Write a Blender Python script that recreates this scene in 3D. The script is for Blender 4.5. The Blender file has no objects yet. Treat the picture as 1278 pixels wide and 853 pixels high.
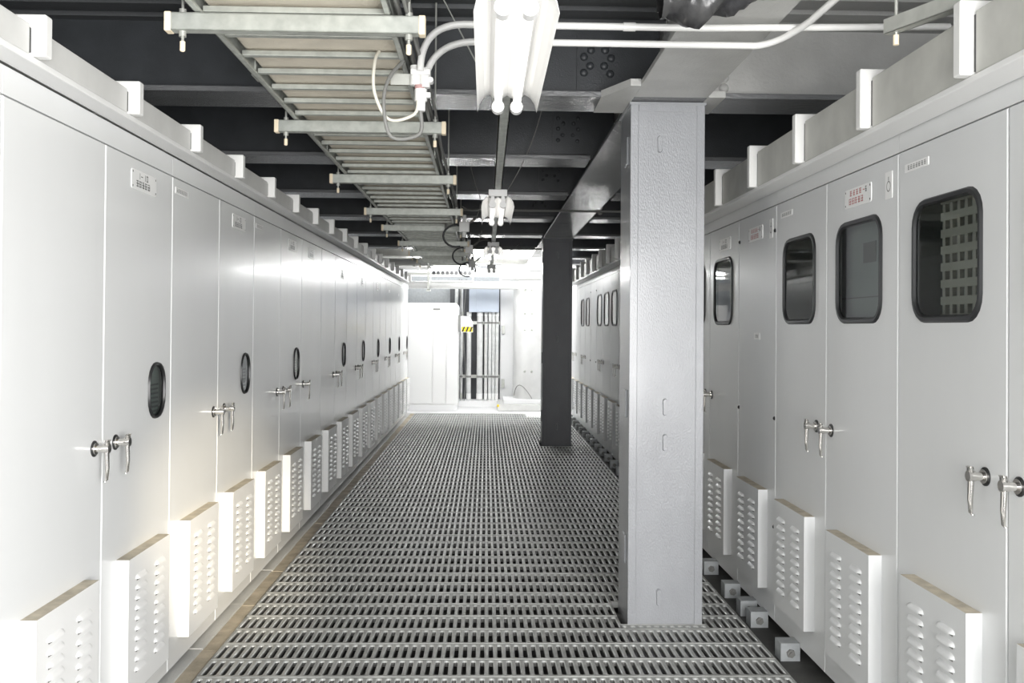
import bpy, math, random
from mathutils import Matrix, Vector
random.seed(7)
S = bpy.context.scene
COL = S.collection

# ------------------------------------------------------------------ camera
cp, cy_, cr = .0103, .0273, -.0078
M0 = Matrix(((math.cos(cy_), math.sin(cy_), 0), (-math.sin(cy_), math.cos(cy_), 0), (0, 0, 1))) @ \
     Matrix(((1, 0, 0), (0, math.cos(cp), -math.sin(cp)), (0, math.sin(cp), math.cos(cp))))
r0, f0, u0 = M0.col[0], M0.col[1], M0.col[2]
rr = r0 * math.cos(cr) - u0 * math.sin(cr)
uu = r0 * math.sin(cr) + u0 * math.cos(cr)
cam = bpy.data.cameras.new('camera')
cam.lens = 1200 / 1278 * 36
cam.sensor_width = 36
cam.shift_x = -.0004
cam.shift_y = -(426.5 - 396.79) / 1278
cam.clip_start = .05
camo = bpy.data.objects.new('camera', cam)
COL.objects.link(camo)
camo.matrix_world = Matrix(((rr.x, uu.x, -f0.x, 0), (rr.y, uu.y, -f0.y, 0), (rr.z, uu.z, -f0.z, 1.66), (0, 0, 0, 1)))
S.camera = camo

# ------------------------------------------------------------------ world, lights, exposure
W = bpy.data.worlds.new('world')
S.world = W
W.use_nodes = True
bg = W.node_tree.nodes['Background']
bg.inputs[0].default_value = (.93, .96, 1, 1)
bg.inputs[1].default_value = 1.6
S.view_settings.view_transform = 'Standard'
S.view_settings.look = 'None'
S.view_settings.exposure = 0.28
S.view_settings.gamma = 1
S.view_settings.use_curve_mapping = False


def area(name, loc, target, sx, sy, power, col=(1, 1, 1)):
    l = bpy.data.lights.new(name, 'AREA')
    l.shape = 'RECTANGLE'
    l.size, l.size_y = sx, sy
    l.energy = power
    l.color = col
    o = bpy.data.objects.new(name, l)
    COL.objects.link(o)
    o.location = loc
    d = Vector(target) - Vector(loc)
    o.rotation_euler = d.to_track_quat('-Z', 'Y').to_euler()
    return o


area('daylight_behind', (.7, -1.3, 1.75), (-.3, 4, 1.3), 2.6, 2.2, 210, (1, .985, .965))
area('daylight_side', (1.55, -.3, 1.35), (-1.486, 3.4, .9), 1.4, 2.2, 120, (1, .99, .98))
area('daylight_far_end', (.2, 20.9, 3.1), (.1, 18.5, .6), 3.6, .8, 45, (1, 1, 1))
area('daylight_far_strip', (.4, 19.45, 2.80), (0, 9, .9), 4.0, .22, 105, (1, 1, 1))  # added strip lamp brightening the mid aisle; no window stands there
area('far_front_fill', (.3, 17.4, 2.85), (-.1, 21.0, 1.1), 2.4, .5, 125, (1, 1, 1))  # added fill lamp under the ceiling, brightens the front of the far end
sp = bpy.data.lights.new('sun_shaft', 'SPOT')
sp.energy = 2300
sp.color = (1, .87, .66)
sp.spot_size = math.radians(13)
sp.spot_blend = .9
sp.shadow_soft_size = .04
spo = bpy.data.objects.new('sun_shaft', sp)
COL.objects.link(spo)
spo.location = (1.3, -1.0, 2.2)
spo.rotation_euler = (Vector((-1.45, 5.55, .55)) - spo.location).to_track_quat('-Z', 'Y').to_euler()

# ------------------------------------------------------------------ materials


def mat(name, col, rough=.5, metal=0., bump=0., bscale=40., stretch=(1, 1, 1), var=0., vscale=2., coat=0., emit=0., spec=.5, col2=None):
    m = bpy.data.materials.new(name)
    m.use_nodes = True
    nt = m.node_tree
    b = nt.nodes['Principled BSDF']
    b.inputs['Base Color'].default_value = (*col, 1)
    b.inputs['Roughness'].default_value = rough
    b.inputs['Metallic'].default_value = metal
    b.inputs['Specular IOR Level'].default_value = spec
    b.inputs['Coat Weight'].default_value = coat
    b.inputs['Coat Roughness'].default_value = .12
    if emit:
        b.inputs['Emission Color'].default_value = (*col, 1)
        b.inputs['Emission Strength'].default_value = emit
    g = nt.nodes.new('ShaderNodeNewGeometry')
    if bump or var:
        mp = nt.nodes.new('ShaderNodeMapping')
        mp.inputs['Scale'].default_value = stretch
        nt.links.new(g.outputs['Position'], mp.inputs['Vector'])
    if bump:
        n = nt.nodes.new('ShaderNodeTexNoise')
        n.inputs['Scale'].default_value = bscale
        n.inputs['Detail'].default_value = 4
        nt.links.new(mp.outputs[0], n.inputs['Vector'])
        bp = nt.nodes.new('ShaderNodeBump')
        bp.inputs['Strength'].default_value = bump
        bp.inputs['Distance'].default_value = .01
        nt.links.new(n.outputs['Fac'], bp.inputs['Height'])
        nt.links.new(bp.outputs[0], b.inputs['Normal'])
    if var:
        n2 = nt.nodes.new('ShaderNodeTexNoise')
        n2.inputs['Scale'].default_value = vscale
        n2.inputs['Detail'].default_value = 5
        nt.links.new(mp.outputs[0], n2.inputs['Vector'])
        r = nt.nodes.new('ShaderNodeValToRGB')
        c2 = col2 or tuple(max(0, c * (1 - var)) for c in col)
        r.color_ramp.elements[0].position = .35
        r.color_ramp.elements[1].position = .65
        r.color_ramp.elements[0].color = (*c2, 1)
        r.color_ramp.elements[1].color = (*col, 1)
        nt.links.new(n2.outputs['Fac'], r.inputs[0])
        nt.links.new(r.outputs[0], b.inputs['Base Color'])
    return m


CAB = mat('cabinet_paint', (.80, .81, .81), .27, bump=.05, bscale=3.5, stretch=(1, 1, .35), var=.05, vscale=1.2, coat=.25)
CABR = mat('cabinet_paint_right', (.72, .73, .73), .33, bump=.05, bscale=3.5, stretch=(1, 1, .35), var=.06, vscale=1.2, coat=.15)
LOUV = mat('louvre_paint', (.84, .84, .83), .4)
DUCTL = mat('duct_paint', (.70, .70, .68), .4, var=.12, vscale=5)
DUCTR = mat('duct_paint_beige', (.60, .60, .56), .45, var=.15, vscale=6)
COLLAR = mat('collar_paint', (.86, .86, .84), .4)
DUST = mat('dusty_top', (.62, .56, .45), .8, var=.3, vscale=14)
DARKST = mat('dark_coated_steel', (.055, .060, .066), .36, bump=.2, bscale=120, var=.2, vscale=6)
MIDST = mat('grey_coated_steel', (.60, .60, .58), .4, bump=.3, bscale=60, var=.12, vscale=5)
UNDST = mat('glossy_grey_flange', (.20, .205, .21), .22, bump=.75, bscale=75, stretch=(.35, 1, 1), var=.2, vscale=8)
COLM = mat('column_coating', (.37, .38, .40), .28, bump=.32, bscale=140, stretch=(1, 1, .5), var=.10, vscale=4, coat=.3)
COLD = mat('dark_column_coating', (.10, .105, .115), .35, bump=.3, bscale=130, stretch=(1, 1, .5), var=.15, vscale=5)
GALV = mat('galvanised', (.55, .56, .52), .38, metal=.45, var=.15, vscale=15)
RAILM = mat('tray_metal', (.50, .52, .48), .4, metal=.4, var=.2, vscale=20)
BOARD = mat('tray_board', (.74, .68, .57), .8, bump=.3, bscale=150, var=.12, vscale=8)
CREAM = mat('cream_cap', (.90, .78, .58), .5)
WPIPE = mat('conduit_paint', (.80, .80, .78), .3)
WHITE = mat('white_enamel', (.87, .87, .86), .3)
WALLM = mat('white_wall', (.85, .85, .85), .6, var=.04, vscale=1.5)
CHROME = mat('chrome', (.78, .76, .73), .14, metal=1)
BLACK = mat('black_rubber', (.016, .017, .018), .38)
GRATE = mat('grating_steel', (.43, .435, .42), .44, metal=.25, bump=.12, bscale=120, var=.28, vscale=9)
LIPM = mat('grating_lip_highlight', (.62, .63, .62), .3, metal=.4)  # highlight on the slot lips, put into a brighter colour
SLOTSHADE = mat('grating_slot_shade', (.14, .14, .135), .6, var=.4, vscale=30)  # shade inside the slots, put into the wall colour
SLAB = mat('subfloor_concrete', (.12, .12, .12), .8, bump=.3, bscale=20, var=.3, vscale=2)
CURB = mat('curb_beige', (.55, .48, .37), .75, bump=.3, bscale=60, var=.35, vscale=7)
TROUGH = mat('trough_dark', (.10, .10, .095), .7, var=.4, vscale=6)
BRACK = mat('bracket_paint', (.42, .44, .45), .45, var=.15, vscale=20)
TUBE = mat('lit_tube', (1, .98, .94), .4, emit=1.15)
PLATE = mat('plate_white', (.88, .88, .87), .35)
INK = mat('ink_dark', (.06, .06, .06), .6)
FADED = mat('faded_red', (.50, .30, .29), .6)
RED = mat('ink_red', (.55, .16, .16), .6)
YEL = mat('hazard_yellow', (.90, .68, .02), .5)
FARW = mat('far_white_paint', (.62, .62, .61), .45, var=.1, vscale=4)
BLUEG = mat('blue_grey_panel', (.42, .47, .55), .45)
PIPEM = mat('riser_pipe', (.72, .73, .72), .4, var=.15, vscale=10)
CABLE = mat('grey_cable', (.20, .20, .19), .5)
CABLEW = mat('cream_cable', (.66, .64, .56), .5)
PLASTIC = mat('dark_sheeting', (.022, .022, .025), .3, bump=.5, bscale=20, var=.5, vscale=12, col2=(.06, .06, .06))
INNER = mat('inner_panel', (.34, .38, .36), .5, var=.1, vscale=4)
INNERL = mat('inner_panel_light', (.72, .78, .75), .5)
GRIDM = mat('inner_grid', (.48, .47, .42), .5)
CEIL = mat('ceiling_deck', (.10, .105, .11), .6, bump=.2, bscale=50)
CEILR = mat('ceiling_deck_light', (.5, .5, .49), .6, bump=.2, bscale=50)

gm = bpy.data.materials.new('window_glass')
gm.use_nodes = True
nt = gm.node_tree
nt.nodes.remove(nt.nodes['Principled BSDF'])
tr = nt.nodes.new('ShaderNodeBsdfTransparent')
tr.inputs[0].default_value = (.80, .84, .83, 1)
gl = nt.nodes.new('ShaderNodeBsdfGlossy')
gl.inputs['Roughness'].default_value = .03
fr = nt.nodes.new('ShaderNodeFresnel')
fr.inputs[0].default_value = 1.5
mx = nt.nodes.new('ShaderNodeMixShader')
nt.links.new(fr.outputs[0], mx.inputs[0])
nt.links.new(tr.outputs[0], mx.inputs[1])
nt.links.new(gl.outputs[0], mx.inputs[2])
nt.links.new(mx.outputs[0], nt.nodes['Material Output'].inputs[0])
GLASS = gm

# ------------------------------------------------------------------ mesh helpers


class MB:
    def __init__(s):
        s.v = []
        s.f = []
        s.m = []
        s.sm = []

    def add(s, vs, fs, mi=0, smooth=False):
        o = len(s.v)
        s.v += [tuple(v) for v in vs]
        for f in fs:
            s.f.append([i + o for i in f])
            s.m.append(mi)
            s.sm.append(smooth)

    def box(s, x0, x1, y0, y1, z0, z1, mi=0):
        v = [(x, y, z) for z in (z0, z1) for y in (y0, y1) for x in (x0, x1)]
        s.add(v, [(0, 2, 3, 1), (4, 5, 7, 6), (0, 1, 5, 4), (2, 6, 7, 3), (0, 4, 6, 2), (1, 3, 7, 5)], mi)

    def cyl(s, p, q, r, n=12, r2=None, mi=0, caps=True):
        p, q = Vector(p), Vector(q)
        r2 = r if r2 is None else r2
        d = (q - p).normalized()
        a = d.orthogonal().normalized()
        b = d.cross(a)
        vs = []
        for c, rad in ((p, r), (q, r2)):
            for i in range(n):
                t = 2 * math.pi * i / n
                vs.append(c + (a * math.cos(t) + b * math.sin(t)) * rad)
        s.add(vs, [(i, (i + 1) % n, n + (i + 1) % n, n + i) for i in range(n)], mi, True)
        if caps:
            s.add(vs[:n], [tuple(range(n))[::-1]], mi)
            s.add(vs[n:], [tuple(range(n))], mi)

    def tube(s, pts, r, n=8, mi=0):
        pts = [Vector(p) for p in pts]
        rings = []
        a = None
        for i, p in enumerate(pts):
            d = (pts[min(i + 1, len(pts) - 1)] - pts[max(i - 1, 0)]).normalized()
            if a is None:
                a = d.orthogonal().normalized()
            else:
                a = (a - d * a.dot(d)).normalized()
            b = d.cross(a)
            rings.append([p + (a * math.cos(2 * math.pi * k / n) + b * math.sin(2 * math.pi * k / n)) * r for k in range(n)])
        vs = [v for rg in rings for v in rg]
        fs = []
        for i in range(len(rings) - 1):
            for k in range(n):
                fs.append((i * n + k, i * n + (k + 1) % n, (i + 1) * n + (k + 1) % n, (i + 1) * n + k))
        s.add(vs, fs, mi, True)
        s.add(rings[0], [tuple(range(n))[::-1]], mi)
        s.add(rings[-1], [tuple(range(n))], mi)

    def dome(s, c, nrm, r, h, n=10, mi=0, rings=3):
        c, d = Vector(c), Vector(nrm).normalized()
        a = d.orthogonal().normalized()
        b = d.cross(a)
        vs = []
        for j in range(rings):
            t = j / rings * math.pi / 2
            for i in range(n):
                u = 2 * math.pi * i / n
                vs.append(c + (a * math.cos(u) + b * math.sin(u)) * r * math.cos(t) + d * h * math.sin(t))
        vs.append(c + d * h)
        fs = []
        for j in range(rings - 1):
            for i in range(n):
                fs.append((j * n + i, j * n + (i + 1) % n, (j + 1) * n + (i + 1) % n, (j + 1) * n + i))
        for i in range(n):
            fs.append(((rings - 1) * n + i, (rings - 1) * n + (i + 1) % n, rings * n))
        s.add(vs, fs, mi, True)

    def mesh(s, name, mats):
        me = bpy.data.meshes.new(name)
        me.from_pydata(s.v, [], s.f)
        for m in (mats if isinstance(mats, (list, tuple)) else [mats]):
            me.materials.append(m)
        me.polygons.foreach_set('material_index', s.m)
        me.polygons.foreach_set('use_smooth', s.sm)
        me.update()
        return me

    def obj(s, name, mats, parent=None, bevel=0):
        return link(name, s.mesh(name, mats), parent, bevel)


def link(name, me, parent=None, bevel=0, loc=None):
    o = bpy.data.objects.new(name, me)
    COL.objects.link(o)
    if parent:
        o.parent = parent
    if loc:
        o.location = loc
    if bevel:
        b = o.modifiers.new('bevel', 'BEVEL')
        b.width = bevel
        b.segments = 2
        b.limit_method = 'ANGLE'
        b.angle_limit = math.radians(50)
    return o


def thing(name, label, cat, loc=(0, 0, 0), group=None, kind=None):
    o = bpy.data.objects.new(name, None)
    o.empty_display_size = .1
    COL.objects.link(o)
    o.location = loc
    tag(o, label, cat, group, kind)
    return o


def tag(o, label, cat, group=None, kind=None):
    if label:
        o['label'] = label
    if cat:
        o['category'] = cat
    if group:
        o['group'] = group
    if kind:
        o['kind'] = kind
    return o


def struct(name, mb, mats, bevel=0):
    o = mb.obj(name, mats, None, bevel)
    o['kind'] = 'structure'
    return o


def copy_thing(root, loc, label, group=None):
    r = root.copy()
    COL.objects.link(r)
    r.location = loc
    r['label'] = label
    if group:
        r['group'] = group
    for ch in list(root.children):
        c = ch.copy()
        COL.objects.link(c)
        c.parent = r
        for g in list(ch.children):
            d = g.copy()
            COL.objects.link(d)
            d.parent = c
    return r


ORD = ['nearest', 'second', 'third', 'fourth', 'fifth', 'sixth', 'seventh', 'eighth', 'ninth', 'tenth', 'eleventh', 'twelfth', 'thirteenth', 'fourteenth', 'fifteenth']

# ------------------------------------------------------------------ the setting
m = MB()
m.box(-4.2, 4.6, -4, 23, -.42, -.34)
floor = struct('floor', m, SLAB)
m = MB()
m.box(-4.2, 4.6, -4, .5, -.12, -.004)
m.obj('near_slab', SLAB, floor)
m = MB()
m.box(-4.2, 4.6, 18.59, 23, -.3, -.002)
m.obj('far_apron', WALLM, floor)

# grating planks, shared meshes
PX, PYY = .044, .24
plank_cache = {}


def plank_mesh(n, L):
    key = (n, round(L, 3))
    if key in plank_cache:
        return plank_cache[key]
    b = MB()
    e = .004
    y0, y1 = e * .5, L - e * .5
    # side flanges + raised edge beads
    wid = n * PX
    b.box(0, wid, y0, y0 + .006, -.035, .002)
    b.box(0, wid, y1 - .005, y1, -.035, .0035)
    b.box(-.004, 0, y0, y1, -.035, .002)
    b.box(wid, wid + .004, y0, y1, -.035, .002)
    ya, yb = y0 + .006, y1 - .005
    s0, s1 = ya + .012, yb - .012
    cx, cyy = PX / 2, (s0 + s1) / 2
    for i in range(n):
        ox = i * PX
        h = (s1 - s0) / 2

        def ring(w, hh, c, z):
            return [(ox + cx + x, cyy + y, z) for x, y in
                    ((-w + c, -hh), (w - c, -hh), (w, -hh + c), (w, hh - c), (w - c, hh), (-w + c, hh), (-w, hh - c), (-w, -hh + c))]
        outer = [(ox, ya, 0), (ox + PX, ya, 0), (ox + PX, ya, 0), (ox + PX, yb, 0), (ox + PX, yb, 0), (ox, yb, 0), (ox, yb, 0), (ox, ya, 0)]
        outer = [(ox, ya, 0), (ox + PX, ya, 0), (ox + PX, yb, 0), (ox, yb, 0)]
        r1 = ring(.0142, h, .008, 0)
        r2 = ring(.0105, h - .004, .006, -.009)
        r3 = ring(.0100, h - .005, .006, -.026)
        o = len(b.v)
        b.v += outer + r1 + r2 + r3
        F = [(0, 1, 5, 4), (1, 6, 5), (1, 2, 7, 6), (2, 8, 7), (2, 3, 9, 8), (3, 10, 9), (3, 0, 11, 10), (0, 4, 11)]
        for f in F:
            b.f.append([q + o for q in f]); b.m.append(0); b.sm.append(False)
        for k in range(8):
            k2 = (k + 1) % 8
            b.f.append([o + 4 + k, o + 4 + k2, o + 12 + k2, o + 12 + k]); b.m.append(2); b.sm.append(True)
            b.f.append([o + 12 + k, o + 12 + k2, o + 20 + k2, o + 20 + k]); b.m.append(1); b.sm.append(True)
    plank_cache[key] = b.mesh('grating_plank', [GRATE, SLOTSHADE, LIPM])
    return plank_cache[key]


XG0, XG1 = -1.348, 1.468
NF = 64
nrow = 0
for k in range(-20, 55):
    y = 5.307 + .24 * k
    segs = None
    if y < 5.81 and y + .24 > 5.386:
        segs = 'col'
    if y < 14.12 and y + .24 > 13.68:
        segs = 'col'
    if segs:
        nl = 48
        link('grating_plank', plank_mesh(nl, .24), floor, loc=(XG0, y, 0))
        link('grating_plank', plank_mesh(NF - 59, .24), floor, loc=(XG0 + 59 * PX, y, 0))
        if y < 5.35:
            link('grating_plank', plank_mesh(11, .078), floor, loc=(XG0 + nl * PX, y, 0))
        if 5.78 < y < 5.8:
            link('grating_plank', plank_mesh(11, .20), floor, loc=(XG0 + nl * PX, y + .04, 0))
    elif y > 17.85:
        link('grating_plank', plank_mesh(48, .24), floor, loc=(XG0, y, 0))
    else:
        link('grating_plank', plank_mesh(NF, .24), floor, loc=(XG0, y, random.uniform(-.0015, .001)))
m = MB()
m.box(XG0 + 48 * PX + .01, 2.2, 17.79, 18.59, -.3, -.002)
m.obj('far_apron', WALLM, floor)
# bearers under the grating
for k in range(18):
    m = MB()
    m.box(XG0, XG1, .7 + k * 1.0, .74 + k * 1.0, -.34, -.04)
    m.obj('grating_bearer', TROUGH, floor)
# curb blocks along the left cabinets, trough on the right
for k in range(23):
    m = MB()
    y = .2 + .8 * k
    w = random.uniform(-.004, .004)
    m.box(-1.60, -1.362 + w, y + .003, y + .797, -.33, -.012 + random.uniform(-.003, .002), 0)
    m.box(-1.60, -1.44 + w, y + .003, y + .797, -.014, -.004 + random.uniform(-.002, .002), 1)
    m.obj('curb_block', [CURB, MIDST], floor, .003)
m = MB()
m.box(1.478, 2.6, .5, 18.59, -.34, -.048)
m.obj('trough_base', TROUGH, floor)

# walls and ceiling
m = MB(); m.box(-4.2, -4.1, -4, 23, -.4, 3.5); struct('wall_left', m, WALLM)
m = MB(); m.box(4.5, 4.6, -4, 23, -.4, 3.5); struct('wall_right', m, WALLM)
m = MB(); m.box(-4.2, 4.6, 21.6, 21.7, -.4, 2.95); struct('wall_far', m, WALLM)
m = MB()
m.box(-4.2, 1.0, -4, 19.4, 3.40, 3.5)
for k in range(90):
    y = -1 + k * .22
    m.box(-4.1, 1.0, y, y + .10, 3.375, 3.40)
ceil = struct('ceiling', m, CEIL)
m = MB()
m.box(1.0, 4.6, -4, 19.4, 3.40, 3.5)
for k in range(90):
    y = -1 + k * .22
    m.box(1.0, 4.5, y, y + .10, 3.375, 3.40)
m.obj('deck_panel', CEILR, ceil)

# ------------------------------------------------------------------ ceiling steel
ZB = 2.94
HF = .19
beam_y = [3.45, 5.47, 7.44, 9.43, 11.46, 13.5, 15.65, 17.7, 19.6]


def bolts(mb, pts, y, r):
    for x, z in pts:
        mb.dome((x, y, z), (0, -1, 0), r, r * .6, 10)


pat1 = [(.545, 3.285), (.585, 3.245), (.545, 3.205), (.58, 3.155), (.545, 3.115), (.665, 3.245), (.70, 3.285), (.70, 3.20), (.66, 3.155), (.695, 3.11)]
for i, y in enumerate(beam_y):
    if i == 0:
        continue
    far = y > 16.5  # far beams take a paler colour standing in for the bright light there
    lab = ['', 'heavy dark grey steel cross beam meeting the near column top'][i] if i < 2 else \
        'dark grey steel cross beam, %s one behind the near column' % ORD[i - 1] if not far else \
        'steel cross beam coloured pale as if lit, %s one behind the near column' % ORD[i - 1]
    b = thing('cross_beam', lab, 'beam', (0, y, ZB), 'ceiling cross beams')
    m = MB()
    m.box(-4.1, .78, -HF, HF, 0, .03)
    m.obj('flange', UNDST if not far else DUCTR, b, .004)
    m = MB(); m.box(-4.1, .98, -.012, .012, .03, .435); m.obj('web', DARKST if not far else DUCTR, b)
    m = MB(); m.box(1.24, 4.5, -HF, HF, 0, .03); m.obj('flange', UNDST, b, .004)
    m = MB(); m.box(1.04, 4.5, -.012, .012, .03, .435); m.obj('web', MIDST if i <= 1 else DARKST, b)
    if i <= 4:
        m = MB()
        m.box(.505, .76, -.024, -.012, .07, .40)
        bolts(m, [(x, z - ZB) for x, z in pat1], -.024, .024 if i == 1 else .016)
        m.obj('splice_plate', DARKST, b)
        m = MB()
        for z in (.1, .16, .22, .28, .34):
            m.dome((1.35, -.012, z), (0, -1, 0), .03, .02, 10)
        m.obj('bolt_row', MIDST, b)

# longitudinal girder above the columns
g = thing('column_girder', 'grey coated steel girder running over both columns', 'beam', (1.01, 0, ZB))
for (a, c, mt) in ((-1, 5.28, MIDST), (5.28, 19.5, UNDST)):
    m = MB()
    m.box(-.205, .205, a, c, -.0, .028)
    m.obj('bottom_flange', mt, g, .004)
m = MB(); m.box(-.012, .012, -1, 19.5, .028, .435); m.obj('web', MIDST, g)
m = MB()
m.add([(-.385, 5.28, -.004), (-.385, 5.66, -.004), (-.205, 5.66, -.004), (-.205, 5.02, -.004), (-.26, 5.02, -.004),
       (-.385, 5.28, .034), (-.385, 5.66, .034), (-.205, 5.66, .034), (-.205, 5.02, .034), (-.26, 5.02, .034)],
      [(0, 1, 2, 3, 4), (9, 8, 7, 6, 5), (0, 4, 9, 5), (4, 3, 8, 9), (0, 5, 6, 1)])
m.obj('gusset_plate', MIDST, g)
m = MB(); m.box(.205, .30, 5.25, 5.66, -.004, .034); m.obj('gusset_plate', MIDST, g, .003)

# columns


def column(y0, mt, label, lugs, d=.42):
    c = thing('steel_column', label, 'column', (1.015, y0, 0))
    m = MB()
    m.box(-.205, .205, 0, d, -.3, 2.936)
    m.obj('shaft', mt, c, .006)
    m = MB()   # welded cover strips along the edges
    m.box(-.210, -.165, -.006, 0, -.02, 2.93)
    m.box(.165, .210, -.006, 0, -.02, 2.93)
    m.box(-.165, .165, -.006, 0, 2.885, 2.93)
    m.obj('edge_strip', mt, c, .003)
    m = MB()
    m.box(-.218, .218, -.012, d + .01, 2.922, 2.938)
    m.obj('cap_plate', mt, c, .003)
    for x, z in lugs:
        m = MB()
        h = .034
        pts = []
        for t in range(12):
            a = 2 * math.pi * t / 12
            pts.append((x + .014 * math.cos(a), z + .014 * math.sin(a) + (h if math.sin(a) > 0 else -h)))
        v = [(px, -.001, pz) for px, pz in pts] + [(x + (px - x) * .8, -.014, z + (pz - z) * .92) for px, pz in pts]
        m.add(v, [(i, (i + 1) % 12, 12 + (i + 1) % 12, 12 + i) for i in range(12)], 0, True)
        m.add(v[12:], [tuple(range(12))])
        m.obj('welded_lug', mt, c)
    for z in (.32, 1.15, 2.6):
        m = MB()
        m.box(-.216, -.205, .1, .2, z, z + .16)
        m.obj('side_plate', mt, c, .003)
    return c


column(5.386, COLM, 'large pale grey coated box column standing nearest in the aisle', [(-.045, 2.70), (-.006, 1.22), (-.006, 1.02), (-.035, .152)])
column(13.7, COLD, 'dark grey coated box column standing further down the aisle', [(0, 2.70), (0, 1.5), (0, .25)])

# ------------------------------------------------------------------ cabinets
# local door frame: u along the row (0..w), z up, front face towards the aisle at n = 0, protrusion n > 0
# sgn = +1 : left row (front faces +X), sgn = -1 : right row (front faces -X)


def rr_pts(cu, cz, hw, hh, r, n=5):
    pts = []
    for qx, qz, a0 in ((1, -1, -90), (1, 1, 0), (-1, 1, 90), (-1, -1, 180)):
        for i in range(n + 1):
            a = math.radians(a0 + 90 * i / n)
            pts.append((cu + qx * (hw - r) + r * math.cos(a), cz + qz * (hh - r) + r * math.sin(a)))
    return pts


def P(sgn, u, n, z):
    return (sgn * n, u, z)


def extr(mb, sgn, pts, n0, n1, mi=0, back=False):
    k = len(pts)
    v = [P(sgn, u, n0, z) for u, z in pts] + [P(sgn, u, n1, z) for u, z in pts]
    mb.add(v, [(i, (i + 1) % k, k + (i + 1) % k, k + i) for i in range(k)], mi)
    mb.add(v[k:], [tuple(range(k))], mi)
    if back:
        mb.add(v[:k], [tuple(range(k))[::-1]], mi)


def door_mesh(sgn, w, z0, z1, win):
    key = ('d', sgn, round(w, 3), z0, z1, win)
    if key in mcache:
        return mcache[key]
    mb = MB()
    g, bv, th = .004, .004, .018
    if not win:
        a = [(g, z0), (w - g, z0), (w - g, z1), (g, z1)]
        b2 = [(g + bv, z0 + bv), (w - g - bv, z0 + bv), (w - g - bv, z1 - bv), (g + bv, z1 - bv)]
        v = [P(sgn, u, -th, z) for u, z in a] + [P(sgn, u, -bv, z) for u, z in a] + [P(sgn, u, 0, z) for u, z in b2]
        for lv in (0, 4):
            mb.add(v, [(lv + i, lv + (i + 1) % 4, lv + 4 + (i + 1) % 4, lv + 4 + i) for i in range(4)])
        mb.add(v[8:], [(0, 1, 2, 3)])
        mb.add(v[:4], [(3, 2, 1, 0)])
    else:
        cu, cz, hw, hh, r = win
        hp = rr_pts(cu, cz, hw, hh, r)
        N = len(hp)
        out = []
        q = N // 4
        corners = [(w - g - bv, z0 + bv), (w - g - bv, z1 - bv), (g + bv, z1 - bv), (g + bv, z0 + bv)]
        o = len(mb.v)
        v = [P(sgn, u, 0, z) for u, z in hp] + [P(sgn, u, -th, z) for u, z in hp] + [P(sgn, u, 0, z) for u, z in corners]
        fs = [(i, (i + 1) % N, N + (i + 1) % N, N + i) for i in range(N)]
        for c in range(4):
            cc = 2 * N + c
            for i in range(q - 1):
                fs.append((cc, c * q + i + 1, c * q + i))
            c2 = 2 * N + (c + 1) % 4
            fs.append((cc, c2, ((c + 1) * q) % N, c * q + q - 1))
        mb.add(v, fs)
        a = [(w - g, z0), (w - g, z1), (g, z1), (g, z0)]
        v = [P(sgn, u, -th, z) for u, z in a] + [P(sgn, u, -bv, z) for u, z in a] + [P(sgn, u, 0, z) for u, z in corners]
        for lv in (0, 4):
            mb.add(v, [(lv + i, lv + (i + 1) % 4, lv + 4 + (i + 1) % 4, lv + 4 + i) for i in range(4)])
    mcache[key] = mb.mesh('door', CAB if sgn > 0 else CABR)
    return mcache[key]


mcache = {}


def gasket_mesh(sgn, hw, hh, r, t):
    key = ('g', sgn, hw, hh, r, t)
    if key not in mcache:
        mb = MB()
        o = rr_pts(0, 0, hw, hh, r)
        i_ = rr_pts(0, 0, hw - t, hh - t, max(.01, r - t * .7))
        mid_o = rr_pts(0, 0, hw - t * .25, hh - t * .25, r)
        N = len(o)
        lv = [[P(sgn, u, -.002, z) for u, z in o], [P(sgn, u, .009, z) for u, z in mid_o],
              [P(sgn, u, .009, z) for u, z in rr_pts(0, 0, hw - t * .7, hh - t * .7, max(.01, r - t * .5))], [P(sgn, u, -.006, z) for u, z in i_]]
        v = [p for l in lv for p in l]
        for j in range(3):
            mb.add(v, [(j * N + i, j * N + (i + 1) % N, (j + 1) * N + (i + 1) % N, (j + 1) * N + i) for i in range(N)], 0, True)
        mcache[key] = mb.mesh('window_gasket', BLACK)
    return mcache[key]


def pane_mesh(sgn, hw, hh, r):
    key = ('p', sgn, hw, hh, r)
    if key not in mcache:
        mb = MB()
        pts = rr_pts(0, 0, hw, hh, r)
        if sgn < 0:
            pts = pts[::-1]
        mb.add([P(sgn, u, 0, z) for u, z in pts], [tuple(range(len(pts)))])
        mcache[key] = mb.mesh('window_pane', GLASS)
    return mcache[key]


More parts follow.
